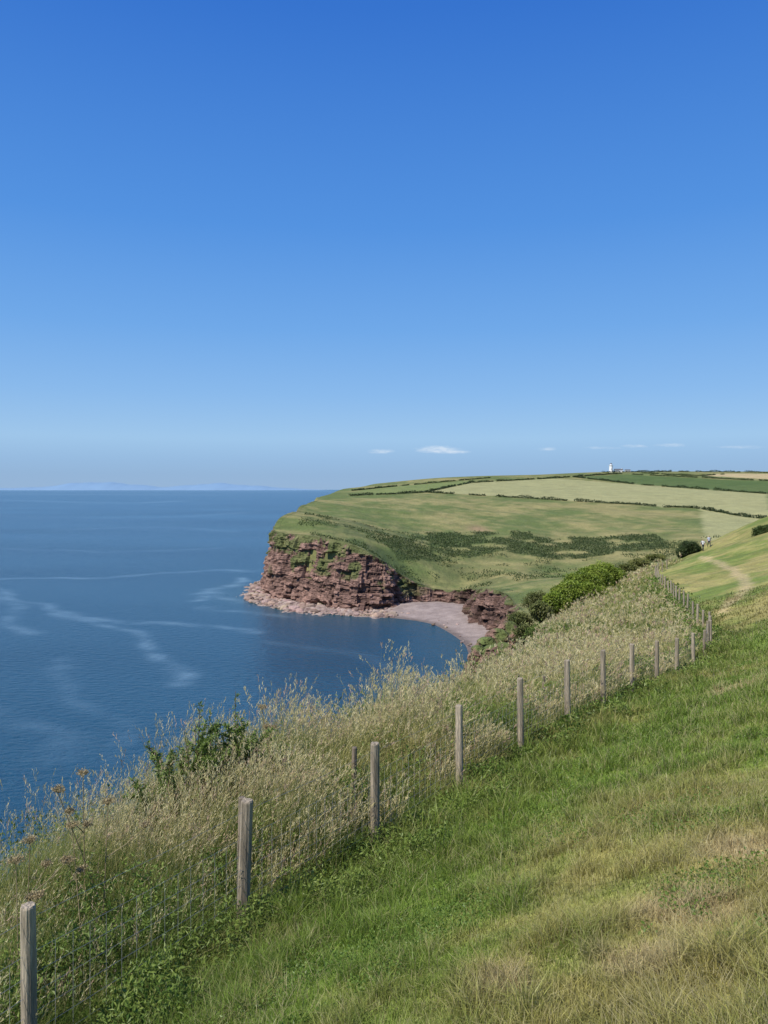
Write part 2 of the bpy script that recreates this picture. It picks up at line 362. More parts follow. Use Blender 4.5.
for j in range(J+1):
    t=j/J;zz=-1+t*(zt+1.15)
    zw=zz+(fbm(S/14.,S*0+3,o=3)-.5)*4.-S*.02
    th=2.1;lay=np.floor(zw/th+.35*np.floor(zw/5.3));fr=zw/th-np.floor(zw/th)
    bw=3.+4*hsh(lay.astype(np.int64),lay.astype(np.int64)*0+5,lay.astype(np.int64)*0)
    blk=np.floor(S/bw+lay*3.7)
    h1=hsh(blk.astype(np.int64),lay.astype(np.int64),np.full(len(S),11))
    h2=hsh(lay.astype(np.int64),np.full(len(S),3),np.full(len(S),1))
    big=hsh(np.floor(S/7.+.3*np.floor(zw/9)).astype(np.int64),np.floor(zw/9).astype(np.int64),np.full(len(S),2))
    out=but*(1-t)*.9+(h1-.4)*2.3+(h2-.5)*1.4+(big-.5)*3.8+(vnoise(S/1.1,zz/.7)-.5)*.9+ (1-t)**3*3.0
    cave=sst(.60,.68,vnoise(S/8.+4,S*0))*sst(.4,.1,zz/12.)*4.5
    out=out-cave
    win=sst(1.0,.9,np.full(len(S),t))*np.clip(hh/12.,.3,1)
    a=ins*t**1.15-out*win
    x=px+nx*a;y=py+ny*a
    rows.append(np.c_[x,y,zz])
    rec=np.clip(.55+(h1-.5)*.5+(big-.5)*.35,0,1)  # set-back blocks get a darker colour: recess shade painted into the rock
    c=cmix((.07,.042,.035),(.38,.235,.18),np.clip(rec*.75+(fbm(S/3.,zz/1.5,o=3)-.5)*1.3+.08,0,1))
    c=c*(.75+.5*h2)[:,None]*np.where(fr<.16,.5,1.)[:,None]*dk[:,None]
    g=sst(.52,.62,fbm(S/9.+30,zz/5.,o=4)+.30*(t-.64))*sst(.25,.6,t)*sst(8,20,hh)
    g=np.maximum(g,sst(.92,.99,t+ (vnoise(S/2.,S*0)-.5)*.14))
    gc=cmix((.07,.095,.03),(.19,.19,.08),fbm(S/4.,zz/4.,o=2))
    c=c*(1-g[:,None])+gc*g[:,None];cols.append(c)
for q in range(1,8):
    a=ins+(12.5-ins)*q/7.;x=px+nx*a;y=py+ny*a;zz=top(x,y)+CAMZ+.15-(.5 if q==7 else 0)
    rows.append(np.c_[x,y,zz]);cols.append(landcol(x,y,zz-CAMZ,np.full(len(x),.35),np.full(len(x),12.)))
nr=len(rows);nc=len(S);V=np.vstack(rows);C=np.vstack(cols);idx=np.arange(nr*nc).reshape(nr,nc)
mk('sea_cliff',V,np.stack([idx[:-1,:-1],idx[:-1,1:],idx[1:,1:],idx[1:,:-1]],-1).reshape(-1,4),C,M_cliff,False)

# boulders on the shelf
import bmesh
bm=bmesh.new();bmesh.ops.create_icosphere(bm,subdivisions=2,radius=1);iv=np.array([v.co[:] for v in bm.verts]);it=np.array([[v.index for v in f.verts] for f in bm.faces]);bm.free()
A=Acc()
for i in range(900):
    j=R.integers(0,len(WL)-1);p=WL[j]+(WL[j+1]-WL[j])*R.random()
    inl=R.random()**1.3*22
    x,y=p[0]+R.normal()*2+inl*.3,p[1]+inl
    if x>6 and R.random()<.97: continue
    sz=R.uniform(.4,1.7)*(1 if R.random()<.9 else 1.8)
    if x>6: sz*=.6
    o=R.uniform(0,50,3);v=iv*(.65+.7*vnoise(iv[:,0]*1.5+o[0],iv[:,1]*1.5+o[1],iv[:,2]*1.5+o[2]))[:,None]
    v=np.sign(v)*np.abs(v)**.8*np.array([sz*R.uniform(.8,1.4),sz*R.uniform(.8,1.3),sz*.6])
    th=R.uniform(0,6);v=np.c_[v[:,0]*math.cos(th)-v[:,1]*math.sin(th),v[:,0]*math.sin(th)+v[:,1]*math.cos(th),v[:,2]]
    A.add(v+np.array([x,y,.3+min(inl*.06,1.)]),it,np.array((.42,.33,.27))*R.uniform(.45,1.1)*np.array([1,R.uniform(.85,1),R.uniform(.8,1)]))
A.make('shore_boulders',M_rock)
def gnd(x,y):return float(ground(np.array([x]),np.array([y]))[0])
# crag breaking out of the near slope
bm=bmesh.new();bmesh.ops.create_icosphere(bm,subdivisions=5,radius=1);jv=np.array([v.co[:] for v in bm.verts]);jt=np.array([[v.index for v in f.verts] for f in bm.faces]);bm.free()
A=Acc()
for (u,v_,yy,r) in [(478,657,72,1.3),(487,649,76,1.7),(497,641,80,1.8),(492,655,70,1.3),(508,632,88,1.9),(503,650,66,1.2)]:
    q=img(u,v_-3,yy);g=gnd(q[0],q[1]);zc=q[2]+CAMZ;hgt=max(zc-g+1.2,1.4)
    v=jv.copy();v=np.sign(v)*np.abs(v)**.75;W=v*np.array([r,r,hgt*.55])+np.array([q[0],q[1],zc-hgt*.45])
    zq=np.floor(W[:,2]/.45+vnoise(W[:,0],W[:,1])*1.5);hq=hsh(zq.astype(np.int64),np.floor(W[:,0]/1.1+zq*.7).astype(np.int64),np.floor(W[:,1]/1.1).astype(np.int64))
    f=.72+.35*hq+.3*(fbm(W[:,0]/1.2,W[:,1]/1.2,W[:,2]/1.2,o=3)-.5)
    W[:,0]=q[0]+(W[:,0]-q[0])*f;W[:,1]=q[1]+(W[:,1]-q[1])*f
    c=cmix((.10,.06,.045),(.36,.22,.16),np.clip(hq*.7+(fbm(W[:,0],W[:,1],W[:,2]*2,o=3)-.5)*1.2+.15,0,1))
    gg=sst(.75,.95,v[:,2]+(fbm(W[:,0],W[:,1],o=2)-.5))[:,None];c=c*(1-gg)+np.array((.13,.16,.05))*gg
    A.add(W,jt,c)
A.make('rock_outcrop',M_cliff)

# ---------------------------------------------------------------- hedgerows & scrub far
A=Acc()
for pts,h in [([(346,496),(400,494),(425,492.5),(560,500.5),(700,509),(745,517),(775,520)],2.8),([(425,492.5),(470,483),(560,478),(572,477)],2.6),
  ([(572,477),(640,485),(768,494),(860,499)],3.),([(572,477),(618,474),(768,481),(860,484)],3.),([(600,472.6),(680,471.8),(768,473),(860,474)],3.5),([(350,491),(400,486),(450,481.5),(500,477)],1.8),([(640,473),(700,476),(730,474)],2.)]:
    ln=[]
    for a_,b_ in zip(pts[:-1],pts[1:]):
        for t in np.linspace(0,1,6)[:-1]: ln.append(hit(a_[0]+(b_[0]-a_[0])*t,a_[1]+(b_[1]-a_[1])*t,300)[:2])
    ln=np.array(ln);L_=np.r_[0,np.cumsum(np.hypot(*np.diff(ln,axis=0).T))];n=int(L_[-1]*11)
    s=R.uniform(0,L_[-1],n);x=np.interp(s,L_,ln[:,0])+R.normal(0,.8,n);y=np.interp(s,L_,ln[:,1])+R.normal(0,.8,n)
    gap=vnoise(s/14.,s*0)>.16;s=s[gap];x=x[gap];y=y[gap];n=len(s)
    zz=top(x,y)+CAMZ+R.random(n)*h*(.4+1.*vnoise(s/9.,s*0+2))
    leaves(A,np.c_[x,y,zz],rdir(n),1.4,1.1,cmix((.03,.05,.02),(.075,.11,.04),R.random(n)))
A.make('hedgerow',M_leaf)
A=Acc()
xs=R.uniform(-60,330,100000);ys=R.uniform(455,680,100000)
f1=fbm(xs/14.,ys/14.+3,o=4);m=(inpoly(xs,ys,P_scrub)&(f1+R.normal(0,.03,100000)>.43))|((f1>.55)&(ys<600)&(R.random(100000)<.5))
m&=coast_sd(xs,ys)>11
xs=xs[m];ys=ys[m];n=len(xs)
leaves(A,np.c_[xs,ys,top(xs,ys)+CAMZ+R.random(n)*1.1],rdir(n,.3),1.0,.8,cmix((.045,.075,.022),(.125,.16,.055),R.random(n)))
A.make('bracken_scrub',M_leaf)

# ---------------------------------------------------------------- lighthouse
def empty(name,loc):
    e=bpy.data.objects.new(name,None);e.location=loc;scene.collection.objects.link(e);return e
M_white=plain('white_paint',(.82,.82,.8),.6,.5,.04);M_slate=plain('slate_roof',(.12,.12,.13),.7,1,.2);M_dk=plain('dark_glass',(.03,.03,.04),.2)
def obj_bm(name,fn,mat,parent):
    bm=bmesh.new();fn(bm);me=bpy.data.meshes.new(name);bm.to_mesh(me);bm.free();me.materials.append(mat)
    o=bpy.data.objects.new(name,me);o.parent=parent;scene.collection.objects.link(o);return o
def cyl(z0,z1,r0,r1,seg=20):
    from mathutils import Matrix
    def f(bm): bmesh.ops.create_cone(bm,cap_ends=True,segments=seg,radius1=r0,radius2=r1,depth=z1-z0,matrix=Matrix.Translation((0,0,(z0+z1)/2)))
    return f
def boxf(x0,x1,y0,y1,z0,z1):
    def f(bm):
        vs=[bm.verts.new((a,b,c)) for c in(z0,z1) for b in(y0,y1) for a in(x0,x1)]
        for q in [(0,2,3,1),(4,5,7,6),(0,1,5,4),(2,6,7,3),(0,4,6,2),(1,3,7,5)]: bm.faces.new([vs[i] for i in q])
    return f
def gable(x0,x1,y0,y1,z0,z1):
    def f(bm):
        ym=(y0+y1)/2;o=.3
        v=[bm.verts.new(p) for p in[(x0-o,y0-o,z0),(x1+o,y0-o,z0),(x1+o,y1+o,z0),(x0-o,y1+o,z0),(x0-o,ym,z1),(x1+o,ym,z1)]]
        for q in[(0,1,5,4),(2,3,4,5),(0,4,3),(1,2,5),(0,3,2,1)]: bm.faces.new([v[i] for i in q])
    return f
p=hit(611,472.4,800)
lh=empty('lighthouse',(p[0],p[1],p[2]-.2))
obj_bm('tower',cyl(-3,14.,4.2,3.4,24),M_white,lh);obj_bm('gallery',cyl(14.,14.7,4.4,4.4,24),M_white,lh);obj_bm('lantern_glass',cyl(14.7,17.2,2.2,2.2,16),M_white,lh)
obj_bm('lantern_roof',cyl(17.2,19.2,2.6,.2,16),M_slate,lh);obj_bm('tower_window',boxf(-.5,.5,-4.05,-3.7,6,7.6),M_dk,lh)
hs=empty('keepers_cottage',(p[0]+17,p[1]+5,p[2]+1.2))
obj_bm('walls',boxf(-8,8,-4,4,-4,4),M_white,hs);obj_bm('roof',gable(-8,8,-4,4,4.02,6.2),M_slate,hs);obj_bm('chimney',boxf(5.4,6.8,-.6,.6,5,7.4),M_white,hs)
for k_ in range(4): obj_bm('window_%d'%k_,boxf(-7+k_*3.9,-5.8+k_*3.9,-4.06,-3.9,1,2.6),M_dk,hs)
hs=empty('keepers_cottage',(p[0]+36,p[1]+8,p[2]+1.0))
obj_bm('walls',boxf(-5,5,-3.5,3.5,-4,3.2),M_white,hs);obj_bm('roof',gable(-5,5,-3.5,3.5,3.22,5.2),M_slate,hs)
for k_ in range(3): obj_bm('window_%d'%k_,boxf(-3.9+k_*3.1,-2.9+k_*3.1,-3.56,-3.4,.9,2.3),M_dk,hs)

# distant hills across the water
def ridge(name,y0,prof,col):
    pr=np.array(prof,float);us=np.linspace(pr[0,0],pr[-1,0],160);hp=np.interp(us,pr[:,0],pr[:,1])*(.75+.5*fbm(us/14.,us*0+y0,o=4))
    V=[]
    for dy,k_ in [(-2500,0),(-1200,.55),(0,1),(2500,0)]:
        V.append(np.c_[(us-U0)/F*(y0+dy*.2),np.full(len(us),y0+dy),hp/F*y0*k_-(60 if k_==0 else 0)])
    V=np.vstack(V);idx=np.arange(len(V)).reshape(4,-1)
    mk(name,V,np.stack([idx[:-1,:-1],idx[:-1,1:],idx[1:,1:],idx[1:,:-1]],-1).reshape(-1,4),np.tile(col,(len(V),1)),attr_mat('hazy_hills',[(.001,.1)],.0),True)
ridge('distant_hills',42000,[(-60,0),(-20,2),(40,3),(75,7),(100,9),(125,7),(160,3),(185,5),(215,8),(240,6),(275,3),(310,1),(330,0)],(.198,.32,.45))  # pale blue stands in for distance haze, put into the base colour

# ---------------------------------------------------------------- fence
fe=empty('wire_fence',(0,0,0))
tops=[]
fl=np.array(FX[2:]);ls=np.r_[0,np.cumsum(np.hypot(*np.diff(fl,axis=0).T))]
pp=[(-3.75,3.5,None)]+[(p[0],p[1],p[2]+CAMZ) for p in posts]
s0=np.interp(posts[-1][1],fl[:,1],ls)
s=s0+2.3
while s<ls[-1]-6:
    pp.append((np.interp(s,ls,fl[:,0]),np.interp(s,ls,fl[:,1]),None));s+=2.6
for i,(x_,y_,zt_) in enumerate(pp):
    g=gnd(x_,y_)
    if zt_ is None: zt_=g+1.2
    A=Acc();r=R.uniform(.053,.061);lx,ly=R.normal(0,.025,2)
    if i==2: lx=.035;r=.062
    zs=[g-.35,g+.3,g+.7,zt_-.02,zt_-.012,zt_];rr=[r,r*1.02,r,r*.98,r*.96,r*.86]
    pts=[(x_-lx*(zt_-q),y_-ly*(zt_-q),q) for q in zs]
    tube(A,pts,rr,14,np.array((.37,.31,.225))*R.uniform(.75,1.15))
    A.v[-1][-15:-1,2]+=R.normal(0,.004,14)
    A.make('post_%d'%(i+1),M_wood,False,fe);tops.append((x_,y_,g,zt_))
A=Acc()
for a_,b_ in zip(tops[:-1],tops[1:]):
    near=a_[1]<24
    for hz in ([.08,.22,.36,.5,.64,.8,1.05] if near else [.3,.6,.85,1.05]):
        p0=np.array([a_[0],a_[1],a_[3]-1.15+hz]);p1=np.array([b_[0],b_[1],b_[3]-1.15+hz]);mid=(p0+p1)/2;mid[2]-=.012
        rr=.0016 if near else .0025
        tube(A,[p0,mid,p1],[rr]*3,3,(.3,.3,.3),False)
    if near:
        for t in np.arange(.03,1,.065):
            q=np.array([a_[0]+(b_[0]-a_[0])*t,a_[1]+(b_[1]-a_[1])*t,a_[3]+(b_[3]-a_[3])*t-1.15])
            tube(A,[q+[0,0,.08],q+[0,0,.8]],[.0012]*2,3,(.3,.3,.3),False)
A.make('wire_netting',M_wire,False,fe)
of=empty('old_fence',(0,0,0))
for i,(u,v,yy,hp) in enumerate([(240,797,8.2,1.15),(353,747,10.4,1.05),(543,676,17.0,1.1)]):
    q=img(u,v,yy);A=Acc();z1=q[2]+CAMZ
    tube(A,[(q[0],q[1],z1-hp-.4),(q[0]+.01,q[1],z1-.5),(q[0]+.02,q[1],z1-.01),(q[0]+.02,q[1],z1)],[.036,.036,.035,.03],12,(.27,.22,.16))
    A.make('old_post_%d'%i,M_wood,False,of)

# ---------------------------------------------------------------- grass
def samp(n,y0,y1,wide=.62):
    y=np.exp(R.uniform(math.log(y0),math.log(y1),n));x=R.uniform(-wide,wide,n)*y+R.uniform(-.6,.6,n);return x,y
def P3(x,y,dz=0): return np.c_[x,y,top(x,y)+CAMZ+dz]
A=Acc()
x,y=samp(440000,1.9,50);d=fence_sd(x,y);m=d>.1;x,y,d=x[m],y[m],d[m];n=len(x)
lod=np.maximum(1,y/5.)
gc=grasscol(x,y,d);w=sst(12,40,y)[:,None];gc=gc*(1-w)+farg(x,y)*w;gc=track(gc,x,y)
pat=sst(.42,.72,fbm(x/.5,y/.5+7,o=3));tuft=sst(.58,.70,vnoise(x/.22+7,y/.22))
gc=gc*R.uniform(.5,1.6,(n,1))*(.85+.35*fbm(x/.4,y/.4+90,o=2))[:,None];dry=(R.random(n)<.10+.15*sst(1.,4.,d));gc[dry]=gc[dry]*.35+np.array((.56,.48,.24))*.65
h=R.uniform(.03,.08,n)*(1+1.3*pat+1.5*tuft)*(1+.6*(1-sst(.5,2.,d)))*np.minimum(lod,2.2)**.4
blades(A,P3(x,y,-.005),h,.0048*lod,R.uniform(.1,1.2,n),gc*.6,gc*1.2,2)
x,y=samp(40000,2.,34);d=fence_sd(x,y);m=(d>.5)&(fbm(x/1.3+2,y/1.3,o=2)>.5);x,y=x[m],y[m];n=len(x)
cc=cmix((.42,.37,.16),(.62,.55,.30),R.random(n));blades(A,P3(x,y),R.uniform(.07,.2,n),.003*np.maximum(1,y/5),R.uniform(.2,1.2,n),cc*.8,cc,3)
A.make('short_grass',M_fol)
A=Acc()
x,y=samp(150000,2.,30);d=fence_sd(x,y);q=fbm(x/.6+5,y/.6,o=3);m=(d>.2)&(q>.53+.07*sst(1,4,d));x,y,d=x[m],y[m],d[m];n=len(x)
c=cmix((.09,.16,.025),(.20,.29,.055),R.random(n))
leaves(A,P3(x,y)+np.c_[R.normal(0,.01,(n,2)),R.uniform(.0,.09,n)],rdir(n,.3),R.uniform(.015,.032,n)*np.maximum(1,y/8),R.uniform(.012,.02,n)*np.maximum(1,y/8),c)
A.make('clover_patch',M_leaf)
# leafy weeds along the fence
A=Acc()
x,y=samp(520000,3.2,75);d=fence_sd(x,y)
edge=.45+1.7*(fbm(x/.8+60,y/.8,o=3)-.3)*(.9+.5*sst(4,12,y));dens=sst(.36,.56,fbm(x/.5+90,y/.5,o=2));m=(d>-1.)&(d<edge)&(R.random(len(x))<.25+.75*dens);x,y,d=x[m],y[m],d[m];edge=edge[m];n=len(x)
low=1-.6*sst(-.5,-.1,d)
ht=(.18+.7*vnoise(x/.45+8,y/.45)+.3*vnoise(x/.16,y/.16+3)*.8)*sst(0,.6,edge-d)*low*1.1
zz=ht*R.random(n)**.6;lod=np.maximum(1,y/8.)
sp_=vnoise(x/.8+3,y/.8)
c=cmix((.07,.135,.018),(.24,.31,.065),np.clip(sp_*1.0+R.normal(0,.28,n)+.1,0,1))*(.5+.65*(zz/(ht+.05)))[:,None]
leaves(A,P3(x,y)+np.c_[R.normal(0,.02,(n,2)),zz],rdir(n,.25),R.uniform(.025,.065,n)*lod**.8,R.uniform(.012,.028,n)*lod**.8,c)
x,y=samp(330000,3.2,70);d=fence_sd(x,y);m=(d>-.9)&(d<1.5*fbm(x/.9,y/.9+70,o=2)+.3);x,y,d=x[m],y[m],d[m];n=len(x)
cg=cmix((.13,.20,.03),(.40,.38,.13),np.clip(R.normal(.42,.32,n)+(vnoise(x/.7,y/.7)-.5),0,1))
blades(A,P3(x,y),R.uniform(.2,.8,n)*(1-.6*sst(-.5,.1,d))*(1-.3*sst(.2,1.,d))*(.6+.7*vnoise(x/.5,y/.5+30)),.006*np.maximum(1,y/7.),R.uniform(.2,1.,n),cg*.55,cg*1.15,3)
A.make('fence_weeds',M_leaf)

# tall grass seaward of the fence
A=Acc();B=Acc()
x,y=samp(980000,3.6,105,.66);d=fence_sd(x,y);m=(d<-.05)&(d>-30);x,y,d=x[m],y[m],d[m]
cs=coast_sd(x,y);m=cs>-2.2;x,y,d,cs=x[m],y[m],d[m],cs[m]
keep=R.random(len(x))<.95-.4*sst(15,40,y);x,y,d,cs=x[keep],y[keep],d[keep],cs[keep];n=len(x);print('tall',n)
gz=land(x,y,cs)+CAMZ;lod=np.maximum(1,y/7.)
cl=fbm(x/.9,y/.9,o=3);cl2=fbm(x/2.4+9,y/2.4,o=3)
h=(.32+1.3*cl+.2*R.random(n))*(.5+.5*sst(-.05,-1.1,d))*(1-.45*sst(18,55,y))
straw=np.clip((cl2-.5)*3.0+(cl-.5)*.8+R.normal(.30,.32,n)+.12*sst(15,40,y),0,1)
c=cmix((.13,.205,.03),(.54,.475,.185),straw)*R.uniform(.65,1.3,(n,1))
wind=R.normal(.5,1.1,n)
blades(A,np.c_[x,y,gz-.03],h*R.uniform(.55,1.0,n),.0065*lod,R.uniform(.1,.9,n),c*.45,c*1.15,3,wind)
k=R.random(n)<(.03+.17*sst(.45,.62,fbm(x/1.4+33,y/1.4,o=2)));xs,ys,gs,hs_,ld=x[k],y[k],gz[k],h[k]*R.uniform(1.0,1.4,k.sum()),lod[k];n2=len(xs);w2=wind[k];bd=R.uniform(.05,.5,n2)
st=cmix((.28,.30,.09),(.53,.46,.20),R.random(n2))
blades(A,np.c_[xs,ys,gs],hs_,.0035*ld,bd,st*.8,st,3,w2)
hc=cmix((.48,.42,.17),(.76,.67,.38),R.random(n2));pk=R.random(n2)<.16;hc[pk]=np.array((.52,.37,.25))*R.uniform(.8,1.3,(pk.sum(),1))
HL=R.uniform(.07,.24,n2)
TD=np.c_[np.cos(w2)*bd*1.6,np.sin(w2)*bd*1.6,np.ones(n2)];TD/=np.linalg.norm(TD,axis=1)[:,None]
for q in range(7):
    t=1-HL*(q/6.)/np.maximum(hs_,.3)
    pos=np.c_[xs,ys,gs]+np.c_[np.cos(w2)*bd*hs_*t*t,np.sin(w2)*bd*hs_*t*t,hs_*(t-.35*bd*t*t)]
    D=TD+rdir(n2)*.6;D/=np.linalg.norm(D,axis=1)[:,None]
    leaves(B,pos,D,(.024+.022*math.sin(q/6*3.1))*ld**.8,.0065*ld**.9,hc*R.uniform(.75,1.2,(n2,1)))
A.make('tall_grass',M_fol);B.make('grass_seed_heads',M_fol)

A=Acc()
x,y=samp(300000,4,50,.66);d=fence_sd(x,y);cs=coast_sd(x,y);q=fbm(x/.8+20,y/.8,o=2);m=(d<-.2)&(cs>-1.5)&(q>.48);x,y=x[m],y[m];n=len(x);ht=(.3+.75*vnoise(x/.5,y/.5))*(1-.3*sst(15,40,y))
zz=ht*R.random(n)**.7;lod=np.maximum(1,y/8.)
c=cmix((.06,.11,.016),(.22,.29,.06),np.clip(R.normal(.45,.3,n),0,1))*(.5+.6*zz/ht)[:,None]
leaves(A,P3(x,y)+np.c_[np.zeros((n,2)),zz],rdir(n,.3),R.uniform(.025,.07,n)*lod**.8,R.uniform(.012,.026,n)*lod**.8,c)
A.make('undergrowth',M_leaf)

# ---------------------------------------------------------------- leafy shrub
def shrub(name,base,H,spread,ns,nl,lc0,lc1,ll=.07,lw=.022):
    A=Acc();B=Acc()
    for i in range(ns):
        az=R.uniform(0,6.28);sp=spread*R.random()**.7;h=H*R.uniform(.6,1)*(1-.35*sp/spread);pts=[]
        for t in np.linspace(0,1,7):
            pts.append(np.array(base)+[math.cos(az)*sp*t**1.3+R.normal(0,.015),math.sin(az)*sp*t**1.3+R.normal(0,.015),h*t])
        pts=np.array(pts);tube(B,pts,list(np.linspace(.011,.003,7)),5,(.13,.09,.05))
        segs=[pts]
        for b_ in range(5):
            t=R.uniform(.35,.9);j=int(t*6);p0=pts[j];dv=rdir(1,.8)[0]*R.uniform(.15,.4);sg=np.array([p0,p0+dv*.5,p0+dv+[0,0,.04]])
            tube(B,sg,[.005,.004,.002],4,(.15,.12,.06));segs.append(sg)
        for sg in segs:
            k_=nl//(ns*6);t=R.uniform(.15 if len(sg)==3 else .3,1,k_)*(len(sg)-1);i_=np.minimum(t.astype(int),len(sg)-2);f_=(t-i_)[:,None]
            pos=sg[i_]*(1-f_)+sg[i_+1]*f_;D=rdir(k_,.35)
            leaves(A,pos,D,R.uniform(.7,1.3,k_)*ll,R.uniform(.7,1.2,k_)*lw,cmix(lc0,lc1,R.random(k_)))
    e=empty(name,(0,0,0));A.make('leaves',M_leaf,False,e);B.make('stems',M_wood,False,e)
for (u,v,yy,ns,sp,nl) in [(195,682,10.2,16,.65,7600),(235,690,10.4,14,.55,6200),(168,724,9.6,11,.5,4600),(268,702,11.2,8,.4,2800)]:
    q=img(u,v,yy);g=gnd(q[0],q[1]);shrub('leafy_shrub',(q[0],q[1],g),q[2]+CAMZ-g,sp,ns,nl,(.10,.16,.028),(.26,.34,.085))

def umbel(name,u,v,yy,col,sz=.06):
    q=img(u,v,yy);g=gnd(q[0],q[1]);zt=q[2]+CAMZ;A=Acc();lean=R.normal(0,.06,2)
    b0=np.array([q[0]-lean[0]*3,q[1]-lean[1]*3,g]);t0=np.array([q[0],q[1],zt-.05])
    tube(A,[b0,b0*.5+t0*.5+[.01,0,0],t0],[.007,.006,.004],6,np.array(col)*.8)
    for hd in range(R.integers(1,4)):
        if hd: 
            st=b0*(1-.7)+t0*.7;hp=st+[R.normal(0,.12),R.normal(0,.08),R.uniform(.08,.25)];tube(A,[st,(st+hp)/2+[0,0,-.02],hp],[.005,.004,.003],5,np.array(col)*.8);s_=sz*.75
        else: hp=t0;s_=sz
        for k_ in range(16):
            a_=k_/16*6.28;r_=s_*R.uniform(.2,1);e_=hp+[math.cos(a_)*r_,math.sin(a_)*r_,s_*R.uniform(.5,1.)-r_*.15]
            tube(A,[hp,e_],[.0016,.001],3,np.array(col)*.8,False)
            m_=16;leaves(A,e_+R.normal(0,.011,(m_,3)),rdir(m_,.8),.015,.012,np.tile(np.array(col),(m_,1))*R.uniform(.6,1.3,(m_,1)))
    A.make(name,M_leaf)
for (u,v,yy) in [(58,788,7.4),(83,772,7.6),(108,800,7.2),(72,824,7.0),(30,838,6.6),(16,858,6.4),(262,706,10.8)]:
    umbel('hogweed',u,v,yy,(.46,.37,.20))

def bush(name,lumps,n,ls,c0,c1):
    A=Acc();B=Acc()
    for (cx,cy,cz,rx,ry,rz) in lumps:
        k_=int(n*rx*rz);D=rdir(k_,.35);o=R.uniform(0,50,3)
        rr=(.55+.75*fbm(D[:,0]*2.2+o[0],D[:,1]*2.2+o[1],D[:,2]*2.2+o[2],o=3))*R.uniform(.8,1.08,k_)
        P=np.array([cx,cy,cz])+D*rr[:,None]*np.array([rx,ry,rz])
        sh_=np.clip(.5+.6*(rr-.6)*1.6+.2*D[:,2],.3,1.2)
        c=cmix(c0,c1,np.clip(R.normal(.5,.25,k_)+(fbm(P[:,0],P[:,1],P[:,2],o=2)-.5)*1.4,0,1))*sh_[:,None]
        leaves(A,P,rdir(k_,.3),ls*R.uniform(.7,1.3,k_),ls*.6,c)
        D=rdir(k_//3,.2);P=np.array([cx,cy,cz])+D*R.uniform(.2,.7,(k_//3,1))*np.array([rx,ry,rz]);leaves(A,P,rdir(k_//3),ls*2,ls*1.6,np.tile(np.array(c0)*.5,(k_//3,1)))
        for q in range(4):
            e_=np.array([cx,cy,cz])+rdir(1,.6)[0]*np.array([rx,ry,rz])*.7;b_=np.array([cx,cy,cz-rz*1.0]);tube(B,[b_,(b_+e_)/2+R.normal(0,.1,3),e_],[.07,.05,.02],5,(.12,.09,.06))
    e=empty(name,(0,0,0));A.make('foliage',M_leaf,False,e);B.make('branches',M_wood,False,e)
def lump(u,v,yy,rx,rz): 
    q=img(u,v,yy);return (q[0],q[1],q[2]+CAMZ,rx,rx*.8,rz)
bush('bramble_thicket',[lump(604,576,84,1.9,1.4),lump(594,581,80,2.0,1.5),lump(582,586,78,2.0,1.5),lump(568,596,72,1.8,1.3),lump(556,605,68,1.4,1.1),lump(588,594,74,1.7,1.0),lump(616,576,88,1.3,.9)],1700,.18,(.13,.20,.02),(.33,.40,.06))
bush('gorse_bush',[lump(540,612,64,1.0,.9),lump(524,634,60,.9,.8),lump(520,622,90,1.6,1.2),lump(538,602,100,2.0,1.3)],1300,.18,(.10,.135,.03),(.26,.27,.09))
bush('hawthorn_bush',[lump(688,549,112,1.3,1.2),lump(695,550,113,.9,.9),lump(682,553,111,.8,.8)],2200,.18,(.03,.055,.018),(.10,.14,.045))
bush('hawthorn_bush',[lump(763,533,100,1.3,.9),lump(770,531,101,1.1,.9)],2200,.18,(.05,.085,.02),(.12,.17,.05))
bush('gorse_bush',[lump(640,563,105,1.6,.6),lump(628,568,103,1.4,.6),lump(655,558,112,1.6,.6)],900,.2,(.13,.16,.035),(.30,.30,.09))

